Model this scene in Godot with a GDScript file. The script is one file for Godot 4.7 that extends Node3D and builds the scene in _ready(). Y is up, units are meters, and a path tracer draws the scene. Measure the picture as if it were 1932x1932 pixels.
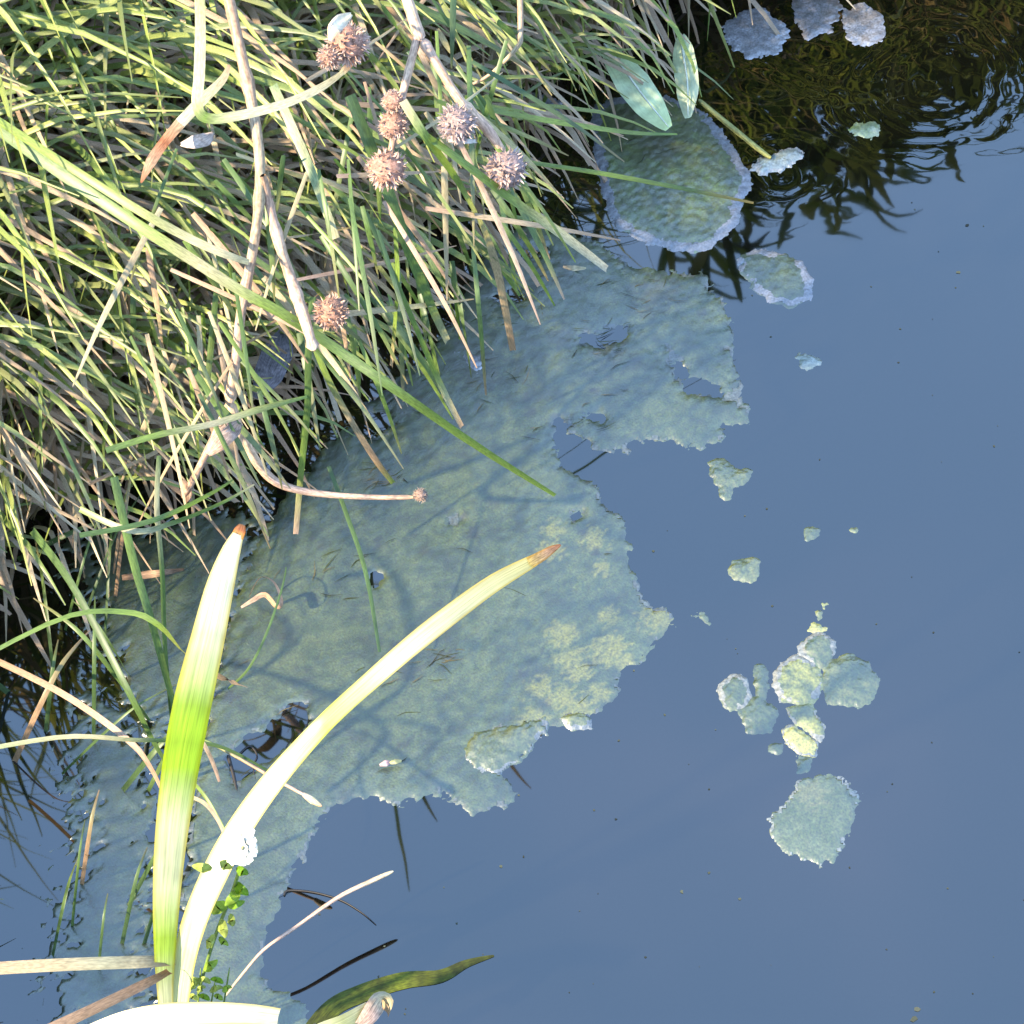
extends Node3D
# A pond margin seen from above: rush tussock and dead stems on the bank (upper left), algae mats on the water, iris leaves in front.
# Places are given as (x, y, height): a spot on a 1932 x 1932 grid over the frame, and how high above the water the point lies (metres).

const GRID := 966.0
const PITCH := 52.0
const FAR_AWAY := 1.25
const LENS := 0.2            # tangent of half the field of view
const UP := Vector3(0, 1, 0)
const LEAN := Vector3(-0.05, 0.82, 0.57)   # the side that leaves turn to the light

var eye: Vector3
var ahead: Vector3
var above: Vector3
var rng := RandomNumberGenerator.new()
var rough_noise := FastNoiseLite.new()
var fine_noise := FastNoiseLite.new()
var used := {}
var M := {}
var bank_line := PackedVector2Array()


# ---------------------------------------------------------------- places
func at(x: float, y: float, h := 0.0) -> Vector3:
	var d := ahead + Vector3.RIGHT * ((x - GRID) / GRID * LENS) + above * ((GRID - y) / GRID * LENS)
	return eye + d * ((h - eye.y) / d.y)


func unit(p: Vector3) -> float:       # size of one grid step at that depth
	return (p - eye).dot(ahead) * LENS / GRID


func flat(x: float, y: float) -> Vector2:
	var p := at(x, y)
	return Vector2(p.x, p.z)


# ---------------------------------------------------------------- naming
func numbered(called: String) -> String:
	var n: int = used.get(called, 0)
	used[called] = n + 1
	return called if n == 0 else "%s_%03d" % [called, n]


func tag(o: Node3D, label: String, category: String, group := "", kind := "") -> Node3D:
	o.set_meta("label", label)
	if category: o.set_meta("category", category)
	if group: o.set_meta("group", group)
	if kind: o.set_meta("kind", kind)
	return o


func thing(called: String, label: String, category: String, where := Vector3.ZERO, group := "") -> Node3D:
	var o := Node3D.new()
	o.name = numbered(called)
	o.position = where
	add_child(o)
	tag(o, label, category, group)
	return o


func put(called: String, mesh: Mesh, m: Material, parent: Node3D = null) -> MeshInstance3D:
	var o := MeshInstance3D.new()
	o.mesh = mesh
	o.material_override = m
	if parent == null:
		o.name = numbered(called)
		add_child(o)
	else:
		o.name = called
		o.position = -parent.position        # meshes are built in world places; the thing's node stands at its base
		parent.add_child(o, true)
	return o


# ---------------------------------------------------------------- curves and meshes
func spline(p: Array, n: int) -> Array:          # [positions, parameter along the list]
	var out := []
	var last := p.size() - 1
	for i in n + 1:
		var f := float(i) / n * last
		var k := mini(int(f), last - 1)
		var t := f - k
		var a: Vector3 = p[maxi(k - 1, 0)]
		var b: Vector3 = p[k]
		var c: Vector3 = p[k + 1]
		var d: Vector3 = p[mini(k + 2, last)]
		out.append(b.cubic_interpolate(c, a, d, t))
	return out


func along(list: Array, f: float):
	if list.size() == 1: return list[0]
	var g := clampf(f, 0, 1) * (list.size() - 1)
	var k := mini(int(g), list.size() - 2)
	if list[0] is Color:
		return (list[k] as Color).lerp(list[k + 1], g - k)
	return lerpf(list[k], list[k + 1], g - k)


func build(v: PackedVector3Array, n: PackedVector3Array, uv: PackedVector2Array, c: PackedColorArray, idx: PackedInt32Array) -> ArrayMesh:
	var a := []
	a.resize(Mesh.ARRAY_MAX)
	a[Mesh.ARRAY_VERTEX] = v
	a[Mesh.ARRAY_NORMAL] = n
	if uv.size(): a[Mesh.ARRAY_TEX_UV] = uv
	a[Mesh.ARRAY_COLOR] = c
	a[Mesh.ARRAY_INDEX] = idx
	var m := ArrayMesh.new()
	m.add_surface_from_arrays(Mesh.PRIMITIVE_TRIANGLES, a)
	return m


class Soup:
	var v := PackedVector3Array()
	var n := PackedVector3Array()
	var uv := PackedVector2Array()
	var c := PackedColorArray()
	var i := PackedInt32Array()


func done(s: Soup) -> ArrayMesh:
	return build(s.v, s.n, s.uv, s.c, s.i)


# a leaf or blade: a ribbon with a keel, `across` strips wide
var margin_tint := Color.WHITE


func ribbon(s: Soup, pts: Array, wide: Array, cols: Array, n := 16, across := 2, keel := 0.25, face := LEAN, curl := 0.0, jitter := 0.12, cup := 0.0) -> void:
	var q := spline(pts, n)
	var first := s.v.size()
	var length := 0.0
	var seedy := rng.randf() * 50.0
	for k in n + 1:
		var t: Vector3 = (q[mini(k + 1, n)] - q[maxi(k - 1, 0)]).normalized()
		if k > 0: length += (q[k] - q[k - 1]).length()
		var f := float(k) / n
		var side := t.cross(face)
		side = (side if side.length() > 0.05 else t.cross(Vector3(1, 0, 0.3))).normalized()
		side = side.rotated(t, curl * f)
		var nn := side.cross(t).normalized()
		var w: float = along(wide, f)
		var base: Color = along(cols, f)
		var g := 1.0 + jitter * fine_noise.get_noise_2d(length * 9000.0 + seedy * 31.0, seedy * 77.0) * 2.0
		for j in across + 1:
			var u := float(j) / across * 2 - 1
			s.v.append(q[k] + side * u * w * 0.5 - nn * (keel * w * 0.5 * (1 - absf(u)) + cup * w * (1 - u * u)))
			s.n.append((nn + side * u * (keel + cup * 2)).normalized())
			s.uv.append(Vector2(u * 0.5 + 0.5, length * 12.0 + seedy))
			var e := margin_tint if j == 0 or j == across else Color.WHITE
			s.c.append(Color(base.r * g * e.r, base.g * g * e.g, base.b * g * e.b))
	for k in n:
		for j in across:
			var a := first + k * (across + 1) + j
			s.i.append_array([a, a + across + 1, a + 1, a + 1, a + across + 1, a + across + 2])


# a stalk: a closed tube, flattened by `squash`
func tube(s: Soup, pts: Array, radius: Array, cols: Array, n := 18, sides := 7, squash := 1.0, wobble := 0.1, nodes := 0.0) -> void:
	var q := spline(pts, n)
	var first := s.v.size()
	var length := 0.0
	var seedy := rng.randf() * 50.0
	for k in n + 1:
		var t: Vector3 = (q[mini(k + 1, n)] - q[maxi(k - 1, 0)]).normalized()
		if k > 0: length += (q[k] - q[k - 1]).length()
		var f := float(k) / n
		var side := t.cross(LEAN).normalized()
		var nn := side.cross(t).normalized()
		var r: float = along(radius, f) * (1 + wobble * fine_noise.get_noise_2d(length * 6000.0, seedy * 90.0))
		if nodes > 0: r *= 1 + 0.35 * maxf(0, cos(length / nodes * TAU) - 0.86) / 0.14
		if k == 0 or k == n: r *= 0.55
		var base: Color = along(cols, f)
		for j in sides + 1:
			var a := TAU * j / sides
			var o := side * cos(a) + nn * sin(a) * squash
			var g := 1.0 + 0.25 * fine_noise.get_noise_2d(length * 9000.0 + seedy * 19.0, j % sides * 300.0)
			s.v.append(q[k] + o * r)
			s.n.append((side * cos(a) * squash + nn * sin(a)).normalized())
			s.uv.append(Vector2(float(j) / sides, length * 12.0 + seedy))
			s.c.append(Color(base.r * g, base.g * g, base.b * g))
	for k in n:
		for j in sides:
			var a := first + k * (sides + 1) + j
			s.i.append_array([a, a + 1, a + sides + 1, a + 1, a + sides + 2, a + sides + 1])
	for e in [0, n]:
		var tip := s.v.size()
		var t: Vector3 = (q[1] - q[0] if e == 0 else q[n] - q[n - 1]).normalized() * (-1 if e == 0 else 1)
		s.v.append(q[e] + t * along(radius, float(e) / n) * 0.4)
		s.n.append(t)
		s.uv.append(Vector2(0.5, length))
		s.c.append(along(cols, float(e) / n))
		for j in sides:
			var e0: int = first + e * (sides + 1) + j
			s.i.append_array([tip, e0 + 1, e0] if e == n else [tip, e0, e0 + 1])


func path(p: Array) -> Array:                    # triples -> places
	var out := []
	for a in p: out.append(at(a[0], a[1], a[2]))
	return out


func sizes(p: Array, w: Array) -> Array:         # widths in grid steps -> metres at each place
	var out := []
	for k in 17:
		var f := k / 16.0
		var g := f * (p.size() - 1)
		var i := mini(int(g), p.size() - 2)
		var here := at(lerpf(p[i][0], p[i + 1][0], g - i), lerpf(p[i][1], p[i + 1][1], g - i), lerpf(p[i][2], p[i + 1][2], g - i))
		out.append(along(w, f) * unit(here))
	return out


func scaled(list: Array, k: float) -> Array:
	return list.map(func(x): return x * k)


# ---------------------------------------------------------------- materials
func noise_texture(freq: float, size: int, octaves: int, seed_: int, ramp: Array = [], normal := 0.0, kind := FastNoiseLite.TYPE_SIMPLEX_SMOOTH) -> NoiseTexture2D:
	var f := FastNoiseLite.new()
	f.noise_type = kind
	f.frequency = freq
	f.fractal_octaves = octaves
	f.seed = seed_
	var t := NoiseTexture2D.new()
	t.width = size
	t.height = size
	t.seamless = true
	t.noise = f
	if normal > 0:
		t.as_normal_map = true
		t.bump_strength = normal
	if ramp.size():
		var g := Gradient.new()
		g.offsets = PackedFloat32Array(ramp.map(func(r): return r[0]))
		g.colors = PackedColorArray(ramp.map(func(r): return r[1]))
		t.color_ramp = g
	return t


func streaks(w: int, h: int, low: float, seed_: int, drift := 3.0) -> ImageTexture:      # fibres that run along a blade
	var im := Image.create(w, h, false, Image.FORMAT_RGB8)
	var f := FastNoiseLite.new()
	f.seed = seed_
	f.frequency = 1.0
	for x in w:
		for y in h:
			var k := 0.5 + 0.5 * f.get_noise_2d(x * 0.34, drift * sin(TAU * y / h)) + 0.35 * f.get_noise_2d(x * 0.09 + 40, 1.6 * drift * cos(TAU * y / h))
			var g := lerpf(low, 1.0, clampf(k, 0, 1))
			im.set_pixel(x, y, Color(g, g, g))
	return ImageTexture.create_from_image(im)


func leafy(low: float, rough: float, light: float, spec := 0.5, seed_ := 1) -> StandardMaterial3D:
	var m := StandardMaterial3D.new()
	m.vertex_color_use_as_albedo = true
	m.albedo_texture = streaks(48, 256, low, seed_)
	m.roughness = rough
	m.metallic_specular = spec
	m.cull_mode = BaseMaterial3D.CULL_DISABLED
	if light > 0:
		m.backlight_enabled = true
		m.backlight = Color(light, light, light * 0.6).linear_to_srgb()
	return m


func make_materials() -> void:
	M.blade = leafy(0.6, 0.45, 0.9, 0.5, 3)
	M.straw = leafy(0.6, 0.6, 0.8, 0.4, 5)
	M.stem = leafy(0.5, 0.6, 0.0, 0.4, 7)
	M.iris = leafy(0.7, 0.36, 1.0, 0.5, 9)
	M.iris.albedo_texture = streaks(64, 128, 0.68, 9, .35)
	M.dead = leafy(0.45, 0.75, 0.3, 0.35, 11)
	M.petal = leafy(0.85, 0.5, 0.6, 0.4, 13)

	var w := StandardMaterial3D.new()
	w.albedo_color = Color(0.0015, 0.0015, 0.001).linear_to_srgb()
	w.roughness = 0.03
	w.metallic_specular = 1.0
	M.water = w

	var a := StandardMaterial3D.new()
	a.vertex_color_use_as_albedo = true
	a.albedo_texture = noise_texture(0.05, 512, 4, 21, [[0.0, Color(0.5, 0.5, 0.46)], [0.45, Color(0.8, 0.8, 0.78)], [1.0, Color(1, 1, 1)]])
	a.roughness = 0.5
	a.metallic_specular = 1.0
	a.clearcoat_enabled = true
	a.clearcoat = 0.75
	a.clearcoat_roughness = 0.22
	a.heightmap_enabled = true
	a.heightmap_texture = noise_texture(0.06, 512, 5, 23)
	a.heightmap_scale = 0.013
	a.uv1_triplanar = true
	a.uv1_world_triplanar = true
	a.uv1_scale = Vector3(22, 22, 22)
	M.algae = a

	var r := a.duplicate() as StandardMaterial3D
	r.roughness = 0.45
	r.clearcoat = 0.3
	M.rim = r

	var s := StandardMaterial3D.new()
	s.albedo_texture = noise_texture(0.02, 512, 5, 31, [[0.0, Color(0.36, 0.3, 0.2)], [0.5, Color(0.5, 0.43, 0.31)], [1.0, Color(0.62, 0.55, 0.4)]])
	s.roughness = 0.95
	s.heightmap_enabled = true
	s.heightmap_texture = noise_texture(0.04, 512, 5, 33)
	s.heightmap_scale = 0.6
	s.uv1_triplanar = true
	s.uv1_world_triplanar = true
	s.uv1_scale = Vector3(5, 5, 5)
	M.soil = s


# ---------------------------------------------------------------- floating algae
func distance_in(poly: PackedVector2Array, p: Vector2) -> float:      # > 0 inside
	var best := 1e9
	var inside := false
	var n := poly.size()
	var j := n - 1
	for i in n:
		var a := poly[i]
		var b := poly[j]
		var e := b - a
		var w := p - a
		best = minf(best, (w - e * clampf(w.dot(e) / e.length_squared(), 0, 1)).length_squared())
		if (a.y > p.y) != (b.y > p.y) and p.x < e.x * (p.y - a.y) / e.y + a.x: inside = not inside
		j = i
	return sqrt(best) * (1 if inside else -1)


func outline(list: Array) -> PackedVector2Array:
	var out := PackedVector2Array()
	for p in list: out.append(flat(p[0], p[1]))
	return out


func circle(x: float, y: float, rx: float, ry: float, lumps := 0.15) -> Array:
	var out := []
	for k in 14:
		var a := TAU * k / 14
		var r := 1 + lumps * fine_noise.get_noise_2d(x * 3 + k * 90.0, y * 3)
		out.append([x + cos(a) * rx * r, y + sin(a) * ry * r])
	return out


# how: cell, ragged, high, colors (list of colours mixed by noise), spots [[x, y, r, colour]], holes, rim (width m), rim_gate
func floating(called: String, label: String, poly_list: Array, how: Dictionary, category := "algae mat", group := "") -> Node3D:
	var poly := outline(poly_list)
	var holes := []
	for h in how.get("holes", []): holes.append(outline(h))
	var cell: float = how.get("cell", 0.0015)
	var ragged: float = how.get("ragged", 0.003)
	var high: float = how.get("high", 0.0013)
	var margin := 0.006 + ragged
	var lo := poly[0]
	var hi := poly[0]
	for p in poly:
		lo = lo.min(p)
		hi = hi.max(p)
	lo -= Vector2.ONE * margin
	hi += Vector2.ONE * margin
	var step := cell * 3
	var cx := int((hi.x - lo.x) / step) + 2
	var cy := int((hi.y - lo.y) / step) + 2
	var coarse := PackedFloat32Array()
	coarse.resize(cx * cy)
	for j in cy:
		for i in cx:
			var p := lo + Vector2(i, j) * step
			var d := distance_in(poly, p)
			for h in holes: d = minf(d, -distance_in(h, p))
			coarse[j * cx + i] = d
	var nx := (cx - 1) * 3
	var ny := (cy - 1) * 3
	var sd := PackedFloat32Array()
	sd.resize((nx + 1) * (ny + 1))
	var s := Soup.new()
	var rim := Soup.new()
	var rim_wide: float = how.get("rim", 0.0)
	var gate: float = how.get("rim_gate", -0.2)
	var number := PackedInt32Array()
	number.resize(sd.size())
	number.fill(-1)
	var rim_number := number.duplicate()
	var spots: Array = how.get("spots", []).map(func(q): return [flat(q[0], q[1]), q[2] * 0.00026, q[3], q[4] if q.size() > 4 else 1.0])
	var cols: Array = how.colors
	var at_y := PackedFloat32Array()
	at_y.resize(sd.size())
	for j in ny + 1:
		for i in nx + 1:
			var a := mini(i / 3, cx - 2)
			var b := mini(j / 3, cy - 2)
			var fx := i / 3.0 - a
			var fy := j / 3.0 - b
			var d := lerpf(lerpf(coarse[b * cx + a], coarse[b * cx + a + 1], fx), lerpf(coarse[(b + 1) * cx + a], coarse[(b + 1) * cx + a + 1], fx), fy)
			var x := lo.x + i * cell
			var z := lo.y + j * cell
			d += ragged * (1.1 * rough_noise.get_noise_2d(x * 9000, z * 9000) + 0.8 * fine_noise.get_noise_2d(x * 9000, z * 9000))
			var bump := fine_noise.get_noise_2d(x * 6000 + 900, z * 6000)
			var y := d * 0.45 if d < 0 else high * (1 - exp(-d / 0.0035)) * (1 + 0.2 * rough_noise.get_noise_2d(x * 5000 + 77, z * 5000))
			if d > 0: y += how.get("bumps", 0.0002) * bump * minf(1, d / 0.003)
			at_y[j * (nx + 1) + i] = maxf(y, -0.004)
			sd[j * (nx + 1) + i] = d
	for j in ny + 1:
		for i in nx + 1:
			var k := j * (nx + 1) + i
			if sd[k] < -margin * 0.8: continue
			var x := lo.x + i * cell
			var z := lo.y + j * cell
			var gx := (at_y[k + (1 if i < nx else 0)] - at_y[k - (1 if i > 0 else 0)]) / (2 * cell)
			var gz := (at_y[k + (nx + 1 if j < ny else 0)] - at_y[k - (nx + 1 if j > 0 else 0)]) / (2 * cell)
			var nrm := Vector3(-gx, 1, -gz).normalized()
			var mix := clampf(0.5 + 0.7 * rough_noise.get_noise_2d(x * 2600 + 300, z * 2600) + 0.8 * fine_noise.get_noise_2d(x * 3600 + 70, z * 3600), 0, 1)
			var c: Color = along(cols, mix)
			for q in spots:
				var r: float = (Vector2(x, z) - q[0]).length() / q[1] + 0.9 * fine_noise.get_noise_2d(x * 8000 + 50, z * 8000)
				if r < 1: c = c.lerp(q[2], q[3] * minf(1, (1 - r) * 2.5))
			var g := 1 + 0.45 * fine_noise.get_noise_2d(x * 14000, z * 14000 + 400)
			number[k] = s.v.size()
			s.v.append(Vector3(x, at_y[k], z))
			s.n.append(nrm)
			s.c.append(Color(c.r * g, c.g * g, c.b * g))
			if rim_wide > 0:
				var band := 1 - absf(sd[k] - rim_wide * 0.5) / (rim_wide * 0.6)
				band += 1.1 * minf(0, rough_noise.get_noise_2d(x * 4200 + 500, z * 4200) - gate) * 3 + 0.5 * fine_noise.get_noise_2d(x * 8000, z * 8000 + 70)
				if band > -0.5:
					rim_number[k] = rim.v.size()
					rim.v.append(Vector3(x, at_y[k] + 0.0006 * clampf(band, -0.6, 0.6), z))
					rim.n.append(nrm)
					var rc: Color = how.get("rim_color", Color(0.42, 0.44, 0.5))
					rim.c.append(Color(rc.r * g, rc.g * g, rc.b * g))
	for j in ny:
		for i in nx:
			var k := j * (nx + 1) + i
			for q in [[number, s], [rim_number, rim]]:
				var t: PackedInt32Array = q[0]
				if t[k] < 0 or t[k + 1] < 0 or t[k + nx + 1] < 0 or t[k + nx + 2] < 0: continue
				q[1].i.append_array([t[k], t[k + 1], t[k + nx + 1], t[k + 1], t[k + nx + 2], t[k + nx + 1]])
	var mid := (lo + hi) / 2
	var o := thing(called, label, category, Vector3(mid.x, 0, mid.y), group)
	put("mat_surface" if category == "algae mat" else "clump_surface", done(s), M.algae, o)
	if rim_wide > 0 and rim.i.size(): put("bleached_rim", done(rim), M.rim, o)
	return o


# ---------------------------------------------------------------- land and water
func bank_distance(p: Vector2) -> float:
	return distance_in(bank_line, p)


func ground_height(x: float, z: float) -> float:
	var d := bank_distance(Vector2(x, z))
	var bumps := 0.012 * rough_noise.get_noise_2d(x * 900, z * 900)
	if d < 0: return maxf(-0.5, d * 0.7) - 0.002 + bumps * minf(1, -d * 10)
	return 0.11 * (1 - exp(-d / 0.13)) + 0.05 * minf(d, 6.0) - 0.002 + bumps * minf(1, d * 20)


func make_ground() -> void:
	var s := Soup.new()
	var n := 150
	var c := PackedFloat32Array()
	for k in n + 1:
		var u := float(k) / n * 2 - 1
		c.append(0.9 * u + 39.0 * u * u * u * u * u)
	for j in n + 1:
		for i in n + 1:
			s.v.append(Vector3(c[i], ground_height(c[i], c[j]), c[j]))
			s.c.append(Color.WHITE)
	s.n.resize(s.v.size())
	for j in n + 1:
		for i in n + 1:
			var a := s.v[j * (n + 1) + mini(i + 1, n)] - s.v[j * (n + 1) + maxi(i - 1, 0)]
			var b := s.v[mini(j + 1, n) * (n + 1) + i] - s.v[maxi(j - 1, 0) * (n + 1) + i]
			s.n[j * (n + 1) + i] = b.cross(a).normalized()
	for j in n:
		for i in n:
			var k := j * (n + 1) + i
			s.i.append_array([k, k + 1, k + n + 1, k + 1, k + n + 2, k + n + 1])
	tag(put("bank_ground", done(s), M.soil), "brown earth bank sloping down into the pond under the grass", "ground", "", "structure")


func ripple(x: float, z: float) -> float:
	var y := 0.0
	for q in ripples:
		var d := Vector2(x - q[0].x, z - q[0].y).length()
		y += q[1] * (.55 + 1.2 * rough_noise.get_noise_2d(x * 2500, z * 2500 + 90)) * sin(TAU * (d + .011 * rough_noise.get_noise_2d(x * 1500 + 40, z * 1500)) / q[2]) * exp(-(d - q[4]) * (d - q[4]) / (q[3] * q[3]))
	return y

var ripples := []
var mat_line := PackedVector2Array()


func make_water() -> void:
	for q in [[1760, 150, 0.00015, 0.014, 0.03, 0.035], [1560, 40, 0.00013, 0.016, 0.03, 0.04], [1470, 330, 0.00006, 0.012, 0.02, 0.02]]:
		ripples.append([flat(q[0], q[1]), q[2], q[3], q[4], q[5]])
	var s := Soup.new()
	var x0 := -0.42
	var z0 := -0.5
	var cell := 0.002
	var nx := 430
	var nz := 440
	for j in nz + 1:
		for i in nx + 1:
			var x := x0 + i * cell
			var z := z0 + j * cell
			var edge := minf(minf(i, nx - i), minf(j, nz - j)) / 25.0
			var fade := clampf(edge, 0, 1)
			var y := 0.0
			var gx := 0.0
			var gz := 0.0
			if fade > 0 and x > -0.1 and z < 0.1:
				y = ripple(x, z)
				gx = (ripple(x + 0.0004, z) - y) / 0.0004
				gz = (ripple(x, z + 0.0004) - y) / 0.0004
			# slow, faint swell
			gx += 0.010 * rough_noise.get_noise_2d(x * 900, z * 900 + 600)
			gz += 0.010 * rough_noise.get_noise_2d(x * 900 + 600, z * 900)
			s.v.append(Vector3(x, y * fade, z))
			s.n.append(Vector3(-gx * fade, 1, -gz * fade).normalized())
			s.c.append(Color.WHITE)
	for j in nz:
		for i in nx:
			var k := j * (nx + 1) + i
			s.i.append_array([k, k + 1, k + nx + 1, k + 1, k + nx + 2, k + nx + 1])
	var a := Vector2(x0, z0)
	var b := Vector2(x0 + nx * cell, z0 + nz * cell)
	var f := s.v.size()
	var far := 35.0
	for p in [Vector2(-far, -far), Vector2(far, -far), Vector2(far, far), Vector2(-far, far), a, Vector2(b.x, a.y), b, Vector2(a.x, b.y)]:
		s.v.append(Vector3(p.x, 0, p.y))
		s.n.append(UP)
		s.c.append(Color.WHITE)
	for k in 4:
		var k2 := (k + 1) % 4
		s.i.append_array([f + k, f + k2, f + 4 + k, f + k2, f + 4 + k2, f + 4 + k])
	tag(put("pond_water", done(s), M.water), "dark still pond water reflecting the blue sky", "water", "", "structure")


# ---------------------------------------------------------------- plants
func rush(label: String, p: Array, w: Array, cols: Array, group := "", called := "rush_blade", category := "rush blade", m: Material = null, keel := 0.3) -> Node3D:
	var s := Soup.new()
	var face := (LEAN + Vector3(rng.randf_range(-0.5, 0.5), 0, rng.randf_range(-0.3, 0.3))).normalized()
	ribbon(s, path(p), sizes(p, w), cols, 22, 2, keel, face, rng.randf_range(-0.3, 0.3))
	var o := put(called, done(s), m if m else M.blade)
	tag(o, label, category, group)
	return o


func seed_head(parent: Node3D, x: float, y: float, h: float, r: float, dark: Color, pale: Color, long := 1.0, spikes := 90, lean := Vector3.ZERO) -> void:
	var c := at(x, y, h)
	var k := r * unit(c)
	var s := Soup.new()
	var first := 0
	for a in 7:                       # lumpy core
		for b in 11:
			var th := PI * a / 6
			var ph := TAU * b / 10
			var d := Vector3(sin(th) * cos(ph), cos(th), sin(th) * sin(ph))
			s.v.append(c + d * k * 0.74 * (1 + 0.25 * fine_noise.get_noise_3dv(d * 300 + c * 1000)))
			s.n.append(d)
			s.uv.append(Vector2(b / 10.0, a / 6.0))
			s.c.append(dark)
	for a in 6:
		for b in 10:
			var q := first + a * 11 + b
			s.i.append_array([q, q + 11, q + 1, q + 1, q + 11, q + 12])
	for n in spikes * 3:                  # beaked seeds that stand out all round
		var d := Vector3(rng.randfn(), rng.randfn(), rng.randfn()).normalized()
		d = (d + lean * rng.randf_range(0.2, 0.9)).normalized()
		var l := k * rng.randf_range(0.78, 0.98) * long
		var p0 := c + d * k * 0.35
		var hook := d.cross(Vector3(rng.randfn(), rng.randfn(), rng.randfn())).normalized() * l * 0.14
		var tone := rng.randf()
		ribbon(s, [p0, c + d * l * 0.7, c + d * l + hook], [k * 0.09, k * 0.13, k * 0.02], [dark, dark.lerp(pale, tone), dark.lerp(pale, minf(1, tone + 0.3))], 3, 1, 0.0, d.cross(Vector3(rng.randfn(), rng.randfn(), rng.randfn())).normalized())
	put("seed_head", done(s), M.dead, parent)


func broad_leaf(s: Soup, p: Array, w: Array, cols: Array, cup := 0.12, curl := 0.0, across := 6, face := LEAN) -> void:
	ribbon(s, path(p), sizes(p, w), cols, 18, across, 0.12, face, curl, 0.2, cup)


const G1 := Color(0.13, 0.21, 0.055)     # fresh green
const G2 := Color(0.23, 0.33, 0.06)      # yellow green
const G3 := Color(0.08, 0.14, 0.05)     # deep green
const G4 := Color(0.28, 0.37, 0.17)      # pale grey-green
const PALE := Color(0.62, 0.55, 0.33)
const BLEACHED := Color(0.74, 0.5, 0.32)
const STRAW := Color(0.46, 0.36, 0.22)
const TAN := Color(0.45, 0.28, 0.17)
const PINKISH := Color(0.6, 0.39, 0.28)
const RUST := Color(0.34, 0.12, 0.05)
const BROWN := Color(0.16, 0.09, 0.05)


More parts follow.
